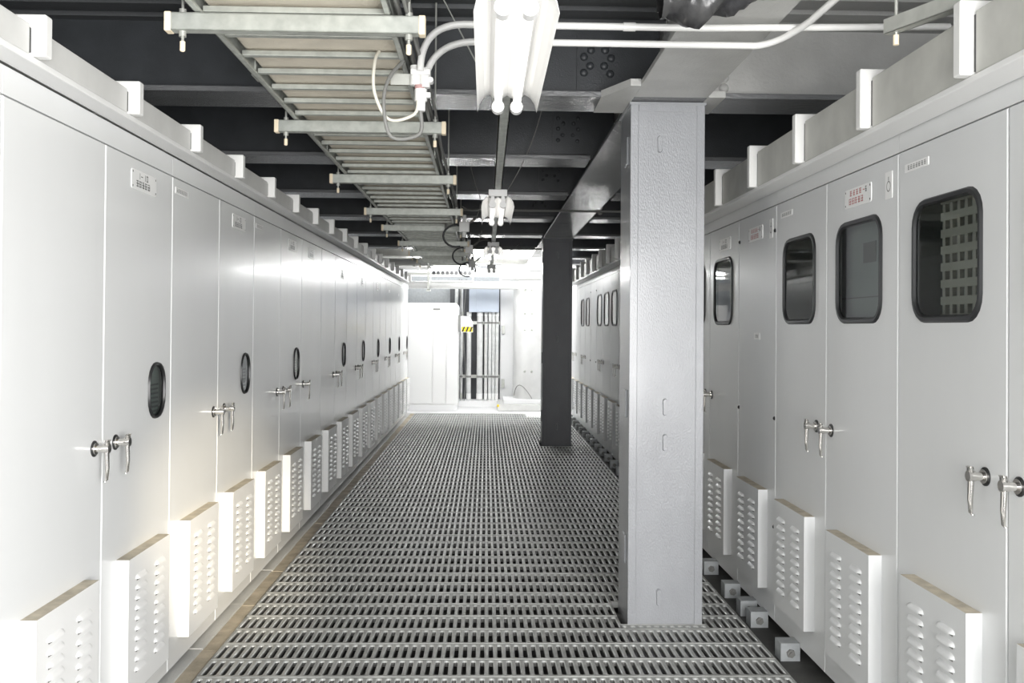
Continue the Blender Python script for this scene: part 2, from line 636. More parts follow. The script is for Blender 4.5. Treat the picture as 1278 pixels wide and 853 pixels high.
def louvre_mesh(sgn, w=.50, h=.565, d=.054):
    key = ('l', sgn)
    if key not in mcache:
        mb = MB()
        x0, x1 = (0, d) if sgn > 0 else (-d, 0)
        # box: front, sides; top dusty
        v = [P(sgn, u, n, z) for z in (0, h) for n in (0, d) for u in (0, w)]
        mb.add(v, [(0, 1, 3, 2), (2, 3, 7, 6), (0, 2, 6, 4), (1, 5, 7, 3)], 0)
        mb.add(v, [(4, 6, 7, 5)], 1)
        for cu in (.135, .365):
            for k in range(10):
                zc = h - .095 - k * .042
                hw = .062
                # a pressed louvre hood: half-ellipse blister open at the bottom
                n = 8
                top = []
                vs = []
                for j in range(3):
                    for i in range(n + 1):
                        a = math.pi * i / n
                        u = cu - hw * math.cos(a) * (1 - .12 * j)
                        zz = zc + (.016 * min(1, math.sin(a) * 1.8)) * (1 - .45 * j)
                        nn = d + (0, .009, .013)[j]
                        vs.append(P(sgn, u, nn, zz))
                for i in range(n + 1):
                    a = math.pi * i / n
                    vs.append(P(sgn, cu - hw * math.cos(a) * .76, d + .013, zc - .006))
                fs = []
                for j in range(3):
                    for i in range(n):
                        fs.append((j * (n + 1) + i, j * (n + 1) + i + 1, (j + 1) * (n + 1) + i + 1, (j + 1) * (n + 1) + i))
                mb.add(vs, fs, 0, True)
                mb.add([P(sgn, cu - hw * .8, d + .0008, zc - .010), P(sgn, cu + hw * .8, d + .0008, zc - .010), P(sgn, cu + hw * .8, d + .0008, zc - .001), P(sgn, cu - hw * .8, d + .0008, zc - .001)], [(0, 1, 2, 3)], 2)
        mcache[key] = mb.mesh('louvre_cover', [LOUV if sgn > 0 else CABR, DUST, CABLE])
    return mcache[key]


def handle_mesh(sgn):
    key = ('h', sgn)
    if key not in mcache:
        mb = MB()
        c = lambda n, u, z: Vector(P(sgn, u, n, z))
        mb.cyl(c(0, 0, 0), c(.004, 0, 0), .031, 16, mi=1)
        mb.cyl(c(.004, 0, 0), c(.010, 0, 0), .024, 16)
        mb.cyl(c(.010, 0, 0), c(.046, 0, 0), .0135, 12)
        # lever: tapering bar hanging down
        prof = [(.034, .055, .016), (.026, .052, .014), (-.02, .050, .011), (-.075, .052, .008), (-.118, .050, .007), (-.126, .042, .006)]
        rings = []
        for z, n, hw in prof:
            t = .006 if z > -.1 else .004
            rings += [c(n - t, -hw, z), c(n + t, -hw * .7, z), c(n + t, hw * .7, z), c(n - t, hw, z)]
        fs = [(0, 1, 2, 3), (23, 22, 21, 20)]
        for j in range(5):
            for i in range(4):
                fs.append((j * 4 + i, j * 4 + (i + 1) % 4, (j + 1) * 4 + (i + 1) % 4, (j + 1) * 4 + i))
        mb.add(rings, fs, 0, True)
        mb.cyl(c(.036, 0, .002), c(.060, 0, .002), .018, 12)
        mcache[key] = mb.mesh('handle', [CHROME, BLACK])
    return mcache[key]


SEG = {'0': 'abcdef', '1': 'bc', '2': 'abged', '3': 'abgcd', '4': 'fgbc', '5': 'afgcd', '6': 'afgecd', '7': 'abc', '8': 'abcdefg', '9': 'abcdfg', '-': 'g', 'L': 'fed', 'B': 'cdefg', 'E': 'afged'}


def seg_char(mb, sgn, ch, u, z, w, h, n, mi, t=.004):
    # u is the reader's left edge; reader's right = dirn
    dr = -1 if sgn < 0 else 1
    R = {'a': (0, h - t, w, h), 'g': (0, h / 2 - t / 2, w, h / 2 + t / 2), 'd': (0, 0, w, t), 'f': (0, h / 2, t, h), 'e': (0, 0, t, h / 2), 'b': (w - t, h / 2, w, h), 'c': (w - t, 0, w, h / 2)}
    for s_ in SEG.get(ch, ''):
        a = R[s_]
        quad(mb, sgn, u + dr * a[0], u + dr * a[2], z + a[1], z + a[3], n, mi)


def quad(mb, sgn, u0, u1, z0, z1, n, mi):
    if u0 > u1:
        u0, u1 = u1, u0
    mb.add([P(sgn, u0, n, z0), P(sgn, u1, n, z0), P(sgn, u1, n, z1), P(sgn, u0, n, z1)], [(0, 1, 2, 3)], mi)


def strokes(mb, sgn, u, z, w, h, n, mi, rnd):
    # one dense character cell of small strokes (the photograph's writing is too small to read)
    for k in range(3):
        zz = z + h * (.08 + .4 * k)
        quad(mb, sgn, u, u + w * rnd.uniform(.7, 1), zz, zz + h * .11, n, mi)
    for k in range(2):
        uu_ = u + w * (rnd.uniform(.05, .35) + .45 * k)
        quad(mb, sgn, uu_, uu_ + w * .16, z, z + h * rnd.uniform(.75, 1), n, mi)


def nameplate(door, sgn, kind, u, z, seed=0):
    """u = centre along door, z = centre height"""
    rnd = random.Random(seed)
    mb = MB()
    dr = 1 if sgn > 0 else -1
    if kind == 'plate' or kind == 'redplate':
        hw, hh = .15, .042
        extr(mb, sgn, rr_pts(u, z, hw, hh, .012, 3), 0, .003)
        ink = 1 if kind == 'plate' else 2
        if kind == 'plate':
            for i, ch in enumerate('1-10'):
                seg_char(mb, sgn, ch, u + dr * (-.075 + i * .032), z + .006, .020, .026, .0036, 1)
        else:
            for i in range(4):
                strokes(mb, sgn, u - dr * (.075 - i * .036) - .012, z + .008, .026, .024, .0036, 2, rnd)
            seg_char(mb, sgn, '-', u + dr * .062, z + .008, .018, .024, .0036, 2)
            seg_char(mb, sgn, '6', u + dr * .088, z + .008, .014, .024, .0036, 1)
        for i in range(5):
            strokes(mb, sgn, u - dr * (.085 - i * .034) - .013, z - .030, .028, .028, .0036, ink, rnd)
        for uu_ in (-.138, .138):
            for zz in (-.03, .03):
                quad(mb, sgn, u + uu_ - .004, u + uu_ + .004, z + zz - .004, z + zz + .004, .0037, 1)
    elif kind == 'small':
        hw, hh = .10, .016
        extr(mb, sgn, rr_pts(u, z, hw, hh, .003, 2), 0, .002)
        for i in range(7):
            strokes(mb, sgn, u - .08 + i * .023, z - .009, .016, .018, .0026, 3, rnd)
    elif kind == 'symbol':
        extr(mb, sgn, rr_pts(u, z, .034, .055, .004, 2), 0, .002)
        for a in range(12):
            t0, t1 = 2 * math.pi * a / 12, 2 * math.pi * (a + 1) / 12
            pts = [(u + q * math.cos(t) * .016, z - .005 + q * math.sin(t) * .018) for q, t in ((1, t0), (1.25, t0), (1.25, t1), (1, t1))]
            mb.add([P(sgn, a_, .0026, b_) for a_, b_ in pts], [(0, 1, 2, 3)], 3)
        quad(mb, sgn, u - .003, u + .003, z + .018, z + .034, .0026, 3)
    elif kind == 'mono':
        extr(mb, sgn, rr_pts(u, z, .10, .05, .004, 2), 0, .002, )
        quad(mb, sgn, u - .095, u - .085, z - .045, z + .045, .0026, 1)
        for i in range(2):
            strokes(mb, sgn, u - .05 + i * .065, z - .035, .05, .07, .0026, 1, rnd)
    elif kind == 'tag':
        extr(mb, sgn, rr_pts(u, z, .06, .02, .003, 2), 0, .002)
        for i in range(3):
            strokes(mb, sgn, u - .03 + i * .022, z - .01, .016, .02, .0026, 3, rnd)
    o = mb.obj('nameplate', [PLATE, INK, RED, CABLE], door)
    if kind == 'redplate':
        o['label'] = 'white nameplate with small red lettering'
    return o


def cabinet(sgn, X, y0, doors, label, group, inside=None):
    """doors: list of (width, window or None, handle u or None, plates)"""
    tot = sum(d[0] for d in doors)
    c = thing('switchgear_cabinet', label, 'cabinet', (X, y0, 0), group)
    ZT = 2.455
    zd0, zd1 = .022, 2.362
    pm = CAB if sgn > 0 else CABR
    mb = MB()

    def bx(n0, n1, u0, u1, z0, z1, mi=0):
        a, b = sorted((sgn * n0, sgn * n1))
        mb.box(a, b, u0, u1, z0, z1, mi)
    D = .9
    bx(-D, -.02, 0, .012, .01, ZT)
    bx(-D, -.02, tot - .012, tot, .01, ZT)
    bx(-D, -D + .012, .012, tot - .012, .01, ZT)
    bx(-D, -.02, .012, tot - .012, .01, .03)
    bx(-D, -.02, .012, tot - .012, ZT - .012, ZT)
    bx(-.03, -.001, .0015, tot - .0015, zd1 + .004, ZT)
    uu_ = 0
    bx(-.03, -.0195, .012, tot - .012, .01, .06)
    for d in doors:
        bx(-.034, -.0195, max(.0, uu_ - .03), min(tot, uu_ + .03), .03, zd1 + .004)
        uu_ += d[0]
    bx(-.034, -.0195, tot - .03, tot, .03, zd1 + .004)
    mb.obj('body', pm, c, 0)
    mb = MB()
    if sgn < 0:
        bx(-.9, -.14, 0, tot, -.05, .01)
        mb.obj('plinth', TROUGH, c)
    uu_ = 0
    for di, (w, win, hu, plates) in enumerate(doors):
        dw = None
        if win == 'R':
            dw = (w / 2 + .01, 1.92, .25, .222, .085)
            gk = (.26, .232, .095, .030)
        elif win == 'L':
            dw = (.605, 1.365, .098, .118, .085)
            gk = (.108, .128, .095, .017)
        d = link('door', door_mesh(sgn, w, zd0, zd1, dw), c, loc=(0, uu_, 0))
        if dw:
            link('window_gasket', gasket_mesh(sgn, *gk), d, loc=(0, dw[0], dw[1]))
            link('window_pane', pane_mesh(sgn, dw[2], dw[3], dw[4]), d, loc=(0, dw[0], dw[1]))
            # equipment panel behind the window
            mb = MB()
            style = (inside or {}).get(di, 'plain')
            dn = {'grid': .22, 'plain': .06, 'deep': .4}[style]
            if sgn > 0:
                dn = .019
            bx(-dn - .01, -dn, .04, w - .04, dw[1] - .5, dw[1] + .35, 0)
            if style == 'grid':
                for a in range(10):
                    bx(-.075, -.06, .04 + a * .055, .06 + a * .055, 1.55, 2.3, 1)
                for b_ in range(12):
                    bx(-.08, -.055, .03, .56, 1.57 + b_ * .062, 1.60 + b_ * .062, 1)
            if style == 'plain':
                if sgn < 0:
                    bx(-dn, -dn + .004, w * .45, w * .62, dw[1] + .04, dw[1] + .13, 2)
                else:
                    for q in range(7):
                        bx(-dn, -dn + .003, .54, .68, dw[1] - .10 + q * .02, dw[1] - .092 + q * .02, 2)
                bx(-dn, -dn + .004, .05, w - .05, dw[1] - .115, dw[1] - .11, 2)
            mb.obj('equipment_panel', [INNER if sgn < 0 else INNERL, GRIDM, BRACK if sgn > 0 else CABLE], d)
        if hu is not None:
            link('handle', handle_mesh(sgn), d, loc=(0, hu, 1.187))
        link('louvre_cover', louvre_mesh(sgn), d, loc=(0, .15 if w < .85 else .2, .143 if sgn > 0 else .172))
        for j, (kind, pu, pz) in enumerate(plates):
            nameplate(d, sgn, kind, pu, pz, di * 7 + j + int(y0 * 10))
        if hu is None and sgn < 0:
            mb = MB()
            for (pu, pz) in ((.02, .55), (w - .02, .55), (.02, 1.16), (w - .02, 1.16), (.02, 2.22), (w - .02, 2.22)):
                mb.dome(P(sgn, pu, 0, pz), (sgn, 0, 0), .012, .010, 10)
            mb.obj('screw', BLACK, d)
        uu_ += w
    return c


XL, XR = -1.486, 1.629
GL, GR = 'cabinets of the left row', 'cabinets of the right row'
hl, hr = .72, .13      # handle near the shared seam
zp = 2.275
# left row -------------------------------------------------------
cabinet(1, XL, 1.38, [(.8, None, hl, []), (.8, 'L', hr, [('plate', .42, zp)])], 'white cabinet at the near end of the left row, beside the camera', GL)
cabinet(1, XL, 2.98, [(.8, None, hl, []), (.8, 'L', hr, [('plate', .42, zp)])], 'white two-door cabinet at far left, dark oval window beside its handles', GL)
cabinet(1, XL, 4.58, [(.8, None, hl, [('small', .14, 2.305)]), (.8, 'L', hr, [('plate', .42, zp)])], 'white two-door cabinet on the left behind the one with the dark oval window', GL)
cabinet(1, XL, 6.18, [(.8, None, hl, [('small', .14, 2.305)]), (.8, 'L', hr, [('plate', .42, zp)])], 'white two-door cabinet third from the front on the left, paired handles by its seam', GL)
cabinet(1, XL, 7.78, [(.92, None, .10, [('plate', .42, zp)])], 'single-door white cabinet without a window in the left row', GL)
far_l = ['fifth', 'sixth', 'seventh', 'eighth', 'ninth', 'last']
for i in range(6):
    y = 8.70 + 1.6 * i
    pl = [[], [('mono' if i < 3 else 'tag', .45, 2.2)]]
    cabinet(1, XL, y, [(.8, None, hl, pl[0]), (.8, 'L', hr, pl[1])],
            'white two-door cabinet, %s counting from the front of the left row' % far_l[i] if i < 5 else 'white two-door cabinet at the far end of the left row', GL)
# right row ------------------------------------------------------
hA, hB = .73, .13
cabinet(-1, XR, .56, [(.8, 'R', hA, []), (.8, 'R', hB, [])], 'pale grey cabinet at the near end of the right row, beside the camera', GR)
cabinet(-1, XR, 2.16, [(.8, 'R', hA, []), (.8, 'R', hB, [('small', .64, 2.29)])],
        'pale grey cabinet at right front, large window showing a slotted rack inside', GR, {0: 'plain', 1: 'grid'})
cabinet(-1, XR, 3.76, [(.8, 'R', hA, [('redplate', .415, 2.25), ('symbol', .09, 2.25)]), (.8, 'R', hB, [('small', .62, 2.29)])],
        'pale grey two-window cabinet on the right with a red-lettered nameplate above a window', GR, {0: 'plain', 1: 'deep'})
cabinet(-1, XR, 5.36, [(.8, None, None, [('redplate', .415, 2.24), ('symbol', .10, 2.24), ('tag', .38, 1.62)])],
        'narrow blank grey cabinet without window or handle, just right of the near column', GR)
cabinet(-1, XR, 6.16, [(.8, 'R', hA, [('plate', .36, 2.24)]), (.8, 'R', hB, [])],
        'grey windowed cabinet partly hidden behind the near column', GR, {0: 'deep'})
cabinet(-1, XR, 7.76, [(.8, 'R', hA, []), (.8, 'R', hB, [])], 'windowed cabinet hidden behind the near column, first of two there', GR)
cabinet(-1, XR, 9.36, [(.8, 'R', hA, []), (.8, 'R', hB, [])], 'windowed cabinet hidden behind the near column, further of two there', GR)
cabinet(-1, XR, 10.96, [(.8, 'R', hA, []), (.8, 'R', hB, [])], 'pale cabinet whose window shows just left of the near column', GR)
cabinet(-1, XR, 12.56, [(.8, 'R', hA, []), (.8, 'R', hB, [])], 'pale two-window cabinet midway between the two columns on the right', GR)
cabinet(-1, XR, 14.16, [(.8, None, None, [])], 'narrow blank cabinet without windows in the far right row', GR)
cabinet(-1, XR, 14.96, [(.8, 'R', hA, []), (.8, 'R', hB, [])], 'pale two-window cabinet right beside the far dark column', GR)
cabinet(-1, XR, 16.56, [(.8, None, hA, []), (.8, None, hB, [])], 'windowless cabinet at the far end of the right row', GR)

# ducts along the cabinet tops -------------------------------------
for sgn, X, zb, zt, zc, yoff, lab, dm in ((1, -1.40, 2.482, 2.578, 2.612, 4.58, 'white boxed cable duct with collars along the left cabinet tops', DUCTL),
                                      (-1, 1.51, 2.458, 2.655, 2.694, 2.945, 'large grey boxed cable duct with white collars along the right cabinet tops', DUCTR)):
    t = thing('cable_duct', lab, 'duct', (X, 0, 0))
    n0 = -5 if sgn > 0 else -3
    n1 = 17 if sgn > 0 else 19
    for k in range(n0, n1):
        y = yoff + .8 * k
        m = MB()
        a, b = sorted((0, -sgn * .5))
        m.box(a, b, y - .748, y - .013, zb, zt, 0)
        o = m.obj('duct_section', dm if k > -2 else DUCTL, t, .004)
        m = MB()
        a, b = sorted((sgn * .042, -sgn * .52))
        m.box(a, b, y, y + .048, zb, zc, 0)
        m.obj('joint_collar', COLLAR, t, .006)
        if k == n0:
            continue
    m = MB()
    a, b = sorted((sgn * .006, -sgn * (.082 if sgn > 0 else .115)))
    m.box(a, b, yoff + .8 * n0 - .75, yoff + .8 * (n1 - 1) + .05, zb - .022, zb - .002, 0)
    m.obj('duct_ledge', LOUV, t, .003)
    m = MB()
    a, b = sorted((-sgn * .0015, -sgn * .48))
    m.box(a, b, yoff + .8 * n0 - .7, yoff + .8 * (n1 - 1) - .01, zb + .01, zt - .01)
    m.obj('duct_core', BLACK, t)

# hold-down brackets in the right trough ----------------------------
def bracket_mesh():
    m = MB()
    m.box(-.05, .05, 0, .008, -.092, 0)
    m.box(-.05, .05, .008, .10, -.012, 0)
    m.box(-.05, -.042, .008, .10, -.092, -.012)
    m.cyl((0, -.001, -.05), (0, -.014, -.05), .022, 6, mi=1)
    m.cyl((0, -.014, -.05), (0, -.024, -.05), .011, 10, mi=1)
    return m.mesh('hold_down_bracket', [BRACK, CABLE])


bme = bracket_mesh()
by = [4.92, 5.48, 5.70, 6.08, 6.66]
while by[-1] < 18:
    by.append(by[-1] + .56)
vis = {4.92: 'nearest the bottom edge', 5.48: 'standing close in front of another', 5.70: 'just behind its close neighbour', 6.08: 'fourth from the bottom edge', 6.66: 'at the right foot of the near column'}
for y in by:
    o = link('hold_down_bracket', bme, loc=(1.578, y, .045 + random.uniform(-.004, .004)))
    if y in vis:
        tag(o, 'small grey steel bracket in the right trough, ' + vis[y], 'bracket', 'hold-down brackets in the right trough')
    else:
        tag(o, 'one of the small dark brackets lining the trough beyond the near column', 'bracket', 'far hold-down brackets in the right trough')

# ------------------------------------------------------------------ cable tray and hangers
t = thing('cable_tray', 'long ladder cable tray with beige boards hung under the ceiling', 'cable tray', (-.68, 0, 2.748))
for s_, w in ((-1, .33), (1, .33)):
    m = MB()
    m.box(s_ * w - .012, s_ * w + .012, .8, 18.2, 0, .012)
    m.box(s_ * w - (.012 if s_ < 0 else -.006), s_ * w + (-.006 if s_ < 0 else .012), .8, 18.2, 0, .075)
    m.box(s_ * w - .012, s_ * w + .012, .8, 18.2, .068, .075)
    m.obj('side_rail', RAILM, t, .002)
for k in range(64):
    y = .95 + .27 * k
    m = MB()
    m.box(-.32, .32, y, y + .034, .010, .032)
    m.obj('rung', RAILM, t, .003)
for k in range(9):
    m = MB()
    m.box(-.305, .305, .82 + 1.92 * k, .82 + 1.92 * k + 1.915, .040, .052)
    m.obj('board', BOARD, t)
m = MB()
for k, (x, z, r) in enumerate(((.365, .02, .010), (.385, .05, .013), (.36, .065, .009), (.40, .025, .008))):
    pts = [(x + .008 * math.sin(y * 1.7 + k * 2), y, z + .012 * math.sin(y * 2.3 + k)) for y in [1 + .35 * j for j in range(49)]]
    m.tube(pts, r, 6)
o = m.obj('side_cable', CABLE, t)
for k in range(9):
    m = MB()
    y = 2.3 + 1.9 * k
    m.box(-.35, -.33, y, y + .12, .002, .08)
    m.obj('splice_clip', RAILM, t, .002)
    m = MB()
    m.box(.33, .35, y, y + .12, .002, .08)
    m.obj('splice_clip', RAILM, t, .002)

sy = [3.35, 5.08, 6.87, 8.8, 10.25, 12.15, 13.8, 15.4]
proto = None
for i, y in enumerate(sy):
    lab = 'grey strut hanger bar under the cable tray, %s one from the camera' % ORD[i]
    if proto is None:
        h = thing('strut_hanger', lab, 'hanger', (-.672, y, 2.683), 'strut hangers under the cable tray')
        m = MB()
        L = .44
        m.box(-L, L, 0, .004, 0, .062); m.box(-L, L, .037, .041, 0, .062); m.box(-L, L, 0, .041, 0, .004)
        m.box(-L, L, 0, .014, .058, .062); m.box(-L, L, .027, .041, .058, .062)
        m.obj('channel', RAILM, h)
        for s_ in (-1, 1):
            m = MB(); m.box(s_ * L - .012, s_ * L + .012, -.003, .044, -.003, .065); m.obj('end_cap', CREAM, h, .004)
            x = s_ * (L - .047)
            m = MB(); m.cyl((x, .02, -.045), (x, .02, .70), .0055, 8); m.obj('threaded_rod', GALV, h)
            m = MB(); m.cyl((x, .02, -.018), (x, .02, 0), .014, 6); m.obj('nut', GALV, h)
            m = MB(); m.cyl((x, .02, .062), (x, .02, .078), .014, 6); m.obj('nut', GALV, h)
            m = MB(); m.cyl((x, .02, -.065), (x, .02, -.035), .0095, 10); m.dome((x, .02, -.065), (0, 0, -1), .0095, .006); m.obj('rod_cap', CREAM, h)
        proto = h
    else:
        copy_thing(proto, (-.672, y, 2.683), lab)

# diagonal strut at upper right
h = thing('strut_hanger', 'olive grey strut bar hung above the right cable duct at upper right', 'hanger', (1.385, 3.32, 2.698))
h.rotation_euler = (0, 0, math.radians(-68))
m = MB()
m.box(0, .9, 0, .003, 0, .052); m.box(0, .9, .036, .039, 0, .052); m.box(0, .9, 0, .039, 0, .004); m.box(-.003, 0, 0, .039, 0, .052)
m.obj('channel', GALV, h)
m = MB(); m.cyl((.035, .02, -.03), (.035, .02, .7), .006, 8); m.obj('threaded_rod', GALV, h)
m = MB(); m.cyl((.035, .02, -.045), (.035, .02, -.01), .010, 10); m.obj('rod_cap', CREAM, h)

# ------------------------------------------------------------------ light fixtures
XF = .083
prof = [(-.128, 0), (-.120, .035), (-.100, .065), (-.075, .080), (-.060, .062), (-.020, .062), (0, .075), (.020, .062), (.060, .062), (.075, .080), (.100, .065), (.120, .035), (.128, 0)]


def fixture_proto(loc, lab):
    f = thing('ceiling_light', lab, 'light', loc, 'twin tube lights along the raceway')
    L = 1.32
    m = MB()
    N = len(prof)
    v = []
    for y in (0, L):
        for dz in (0, .004):
            v += [(x, y, z + dz) for x, z in prof]
    fs = []
    for i in range(N - 1):
        fs.append((i, i + 1, 2 * N + i + 1, 2 * N + i))
        fs.append((N + i, 3 * N + i, 3 * N + i + 1, N + i + 1))
        fs.append((i, N + i, N + i + 1, i + 1))
        fs.append((2 * N + i, 2 * N + i + 1, 3 * N + i + 1, 3 * N + i))
    fs += [(0, 2 * N, 3 * N, N), (N - 1, 2 * N - 1, 4 * N - 1, 3 * N - 1)]
    m.add(v, fs)
    m.obj('reflector', WHITE, f)
    m = MB(); m.box(-.072, .072, -.01, L + .01, .082, .135); m.obj('housing', WHITE, f, .004)
    for s_ in (-1, 1):
        m = MB(); m.cyl((s_ * .040, .03, .018), (s_ * .040, L - .03, .018), .0155, 14); m.obj('tube', TUBE, f)
        for y, y2 in ((-.005, .045), (L + .005, L - .045)):
            m = MB(); m.cyl((s_ * .040, y, .018), (s_ * .040, y2, .018), .027, 16); m.box(s_ * .040 - .014, s_ * .040 + .014, min(y, y2) + .01, max(y, y2) - .01, .02, .082)
            m.obj('lamp_socket', WHITE, f)
    return f


fx = fixture_proto((XF, 2.84, 2.592), 'large twin tube light with white winged reflector, nearest at the top of the picture')
copy_thing(fx, (XF, 7.42, 2.592), 'twin tube light on the raceway, second from the camera, seen end on')
copy_thing(fx, (XF, 12.0, 2.592), 'twin tube light on the raceway, third from the camera, among thin cables')
copy_thing(fx, (XF, 16.3, 2.592), 'small looking twin tube light at the far end of the raceway')
m = MB()
m.box(-.028, .028, 1, 18.3, .0, .004)
m.box(-.028, -.022, 1, 18.3, 0, .04); m.box(.022, .028, 1, 18.3, 0, .04)
m.box(-.012, .012, 1, 18.3, .02, .03)
rw = m.obj('lighting_raceway', RAILM)
rw.location = (XF, 0, 2.728)
tag(rw, 'narrow metal raceway running down the aisle above the tube lights', 'raceway')
for y in (1.6, 5.15, 6.6, 10.6, 14.8):
    m = MB(); m.cyl((0, 0, -.02), (0, 0, .62), .004, 6); m.cyl((0, 0, -.01), (0, 0, .004), .012, 6)
    o = m.obj('raceway_rod', GALV); o.location = (XF, y, 2.77)
    o.parent = rw; o.location = (0, y, .042)

# ------------------------------------------------------------------ conduits
def bend(p0, p1, p2, n=8):
    p0, p1, p2 = map(Vector, (p0, p1, p2))
    return [p0 * (1 - t) ** 2 + p1 * 2 * t * (1 - t) + p2 * t * t for t in [i / n for i in range(n + 1)]]


m = MB()
m.tube(bend((-.275, 3.9, 2.70), (-.275, 3.9, 2.888), (-.10, 3.9, 2.892), 12) + [(.9, 3.9, 2.893), (1.9, 3.9, 2.915)], .0145, 12)
m.tube([(.55, 3.9, 2.893), (.60, 3.9, 2.893)], .018, 12)
o = m.obj('conduit', WPIPE); tag(o, 'upper of the two white conduits crossing the top of the picture', 'conduit')
m = MB()
m.tube(bend((-.262, 4.0, 2.69), (-.235, 4.0, 2.848), (-.05, 4.0, 2.852), 12) + [(.5, 4.0, 2.853), (1.10, 4.0, 2.853)] + bend((1.12, 4.0, 2.853), (1.22, 4.0, 2.86), (1.28, 3.78, 2.89), 8) + [(1.36, 3.3, 2.95)], .0145, 12)
o = m.obj('conduit', WPIPE); tag(o, 'lower white conduit at the top, bending up beside the right duct', 'conduit')
f = thing('conduit_fitting', 'cluster of cast conduit fittings at the tray edge where both white conduits end', 'fitting', (-.27, 3.94, 2.70))
m = MB()
m.box(-.045, .035, -.03, .03, -.012, .012); m.cyl((-.028, 0, -.05), (-.028, 0, .03), .021, 12); m.cyl((.012, 0, -.06), (.012, 0, .02), .021, 12)
m.cyl((.035, -.02, -.03), (.035, .02, -.03), .012, 10)
m.obj('clamp', WPIPE, f, .002)
m = MB(); m.cyl((-.01, 0, -.066), (-.01, 0, -.05), .0205, 12); m.obj('red_ring', FADED, f)['label'] = 'faded red ring on the fitting'
m = MB(); m.cyl((-.005, 0, -.115), (-.005, 0, -.066), .026, 8); m.cyl((-.005, 0, -.155), (-.005, 0, -.115), .019, 12); m.box(.01, .035, -.012, .012, -.10, -.08)
m.obj('gland', WHITE, f, .002)
m = MB(); m.box(-.13, -.02, .012, .018, -.045, .0); m.obj('support_plate', GALV, f)
for pts, r, mt, lab in ((((-.275, 3.94, 2.545), (-.28, 3.94, 2.45), (-.39, 3.90, 2.43), (-.42, 3.88, 2.56), (-.40, 3.9, 2.67), (-.34, 3.95, 2.76)), .008, CABLE, 'dark grey cable looping below the conduit fitting'),
                    (((-.285, 3.93, 2.60), (-.30, 3.93, 2.53), (-.40, 3.90, 2.50), (-.455, 3.86, 2.60), (-.455, 3.86, 2.72), (-.44, 3.9, 2.78)), .007, CABLEW, 'cream cable looping below the conduit fitting')):
    P_ = [Vector(p) for p in pts]
    sm = []
    for i in range(len(P_) - 1):
        a, b_, c_, d_ = P_[max(i - 1, 0)], P_[i], P_[i + 1], P_[min(i + 2, len(P_) - 1)]
        for k in range(6):
            q = k / 6
            sm.append(.5 * ((2 * b_) + (c_ - a) * q + (2 * a - 5 * b_ + 4 * c_ - d_) * q * q + (3 * b_ - a - 3 * c_ + d_) * q ** 3))
    m = MB(); m.tube(sm, r, 8)
    o = m.obj('looping_cable', mt); tag(o, lab, 'cable')

m = MB(); m.tube([(-.24, 5.0, 3.376), (-.03, 5.0, 2.98), (.062, 5.0, 2.765)], .004, 6)
o = m.obj('brace_wire', GALV); tag(o, 'thin diagonal wire behind the nearest tube light', 'wire')
for (y, z, x0, x1, lab) in ((10.15, 2.90, -.35, 1.6, 'thin dark conduit crossing above the second tube light'), (15.1, 2.90, -.3, 1.1, 'thin dark conduit crossing in front of the far column top')):
    m = MB(); m.tube([(x0 - .08, y, z - .2)] + bend((x0 - .08, y, z - .1), (x0 - .05, y, z), (x0 + .1, y, z), 6) + [(x1, y, z)], .013, 8)
    m.box(x1 - .03, x1 + .02, y - .03, y + .03, z - .03, z + .03)
    o = m.obj('crossing_conduit', CABLE); tag(o, lab, 'conduit')
for i, (pts, lab) in enumerate((
        (((-.22, 8.6, 2.74), (-.05, 8.3, 2.60), (.03, 7.45, 2.70)), 'thin cable drooping from the tray to the second tube light'),
        (((-.24, 11.0, 2.72), (-.10, 11.6, 2.80), (.06, 12.0, 2.72)), 'thin cable arching from the tray to the third tube light'),
        (((.15, 7.6, 2.73), (.35, 7.2, 3.0), (.42, 7.2, 3.37)), 'thin wire running up from the second tube light to the deck'),
        (((-.20, 9.0, 3.37), (-.12, 9.0, 2.95), (.0, 9.0, 2.74)), 'thin wire hanging from the deck left of the raceway'),
        (((.10, 13.3, 2.75), (.3, 13.8, 2.66), (.5, 14.3, 2.93)), 'thin cable sagging from the raceway toward the far column'),
        (((-.25, 16.2, 2.75), (-.05, 16.2, 2.62), (.05, 16.3, 2.72)), 'thin cable drooping beside the farthest tube light'))):
    m = MB(); m.tube(bend(*pts, 12), .006 if i not in (2, 3) else .004, 6)
    o = m.obj('thin_cable', CABLE); tag(o, lab, 'cable')
# drooping cables and junction boxes along the tray's right rail
jn = 0
for y in (9.6, 12.3, 15.2):
    jn += 1
    j = thing('junction_box', 'grey junction fitting with a dark cable loop at the tray rail, %s from the camera' % ORD[jn - 1], 'junction', (-.225, y, 2.66))
    m = MB(); m.box(-.05, .05, -.04, .04, -.05, .05); m.cyl((0, 0, .05), (0, 0, .12), .02, 10); m.cyl((0, 0, -.05), (0, 0, -.10), .022, 10)
    m.obj('box', WPIPE, j, .004)
    m = MB()
    m.tube([(-.08 + .13 * math.cos(a), 0, -.09 + .11 * math.sin(a)) for a in [2 * math.pi * k / 20 for k in range(-1, 17)]], .011, 8)
    m.obj('cable_loop', BLACK, j)
    m = MB()
    m.tube(bend((0, 0, -.09), (.05, 0, .16), (.28, .2, .13), 8), .008, 6)
    m.tube(bend((.02, 0, .05), (.12, .1, .02), (.16, .1, .25), 6), .006, 6)
    m.obj('cable', CABLE, j)

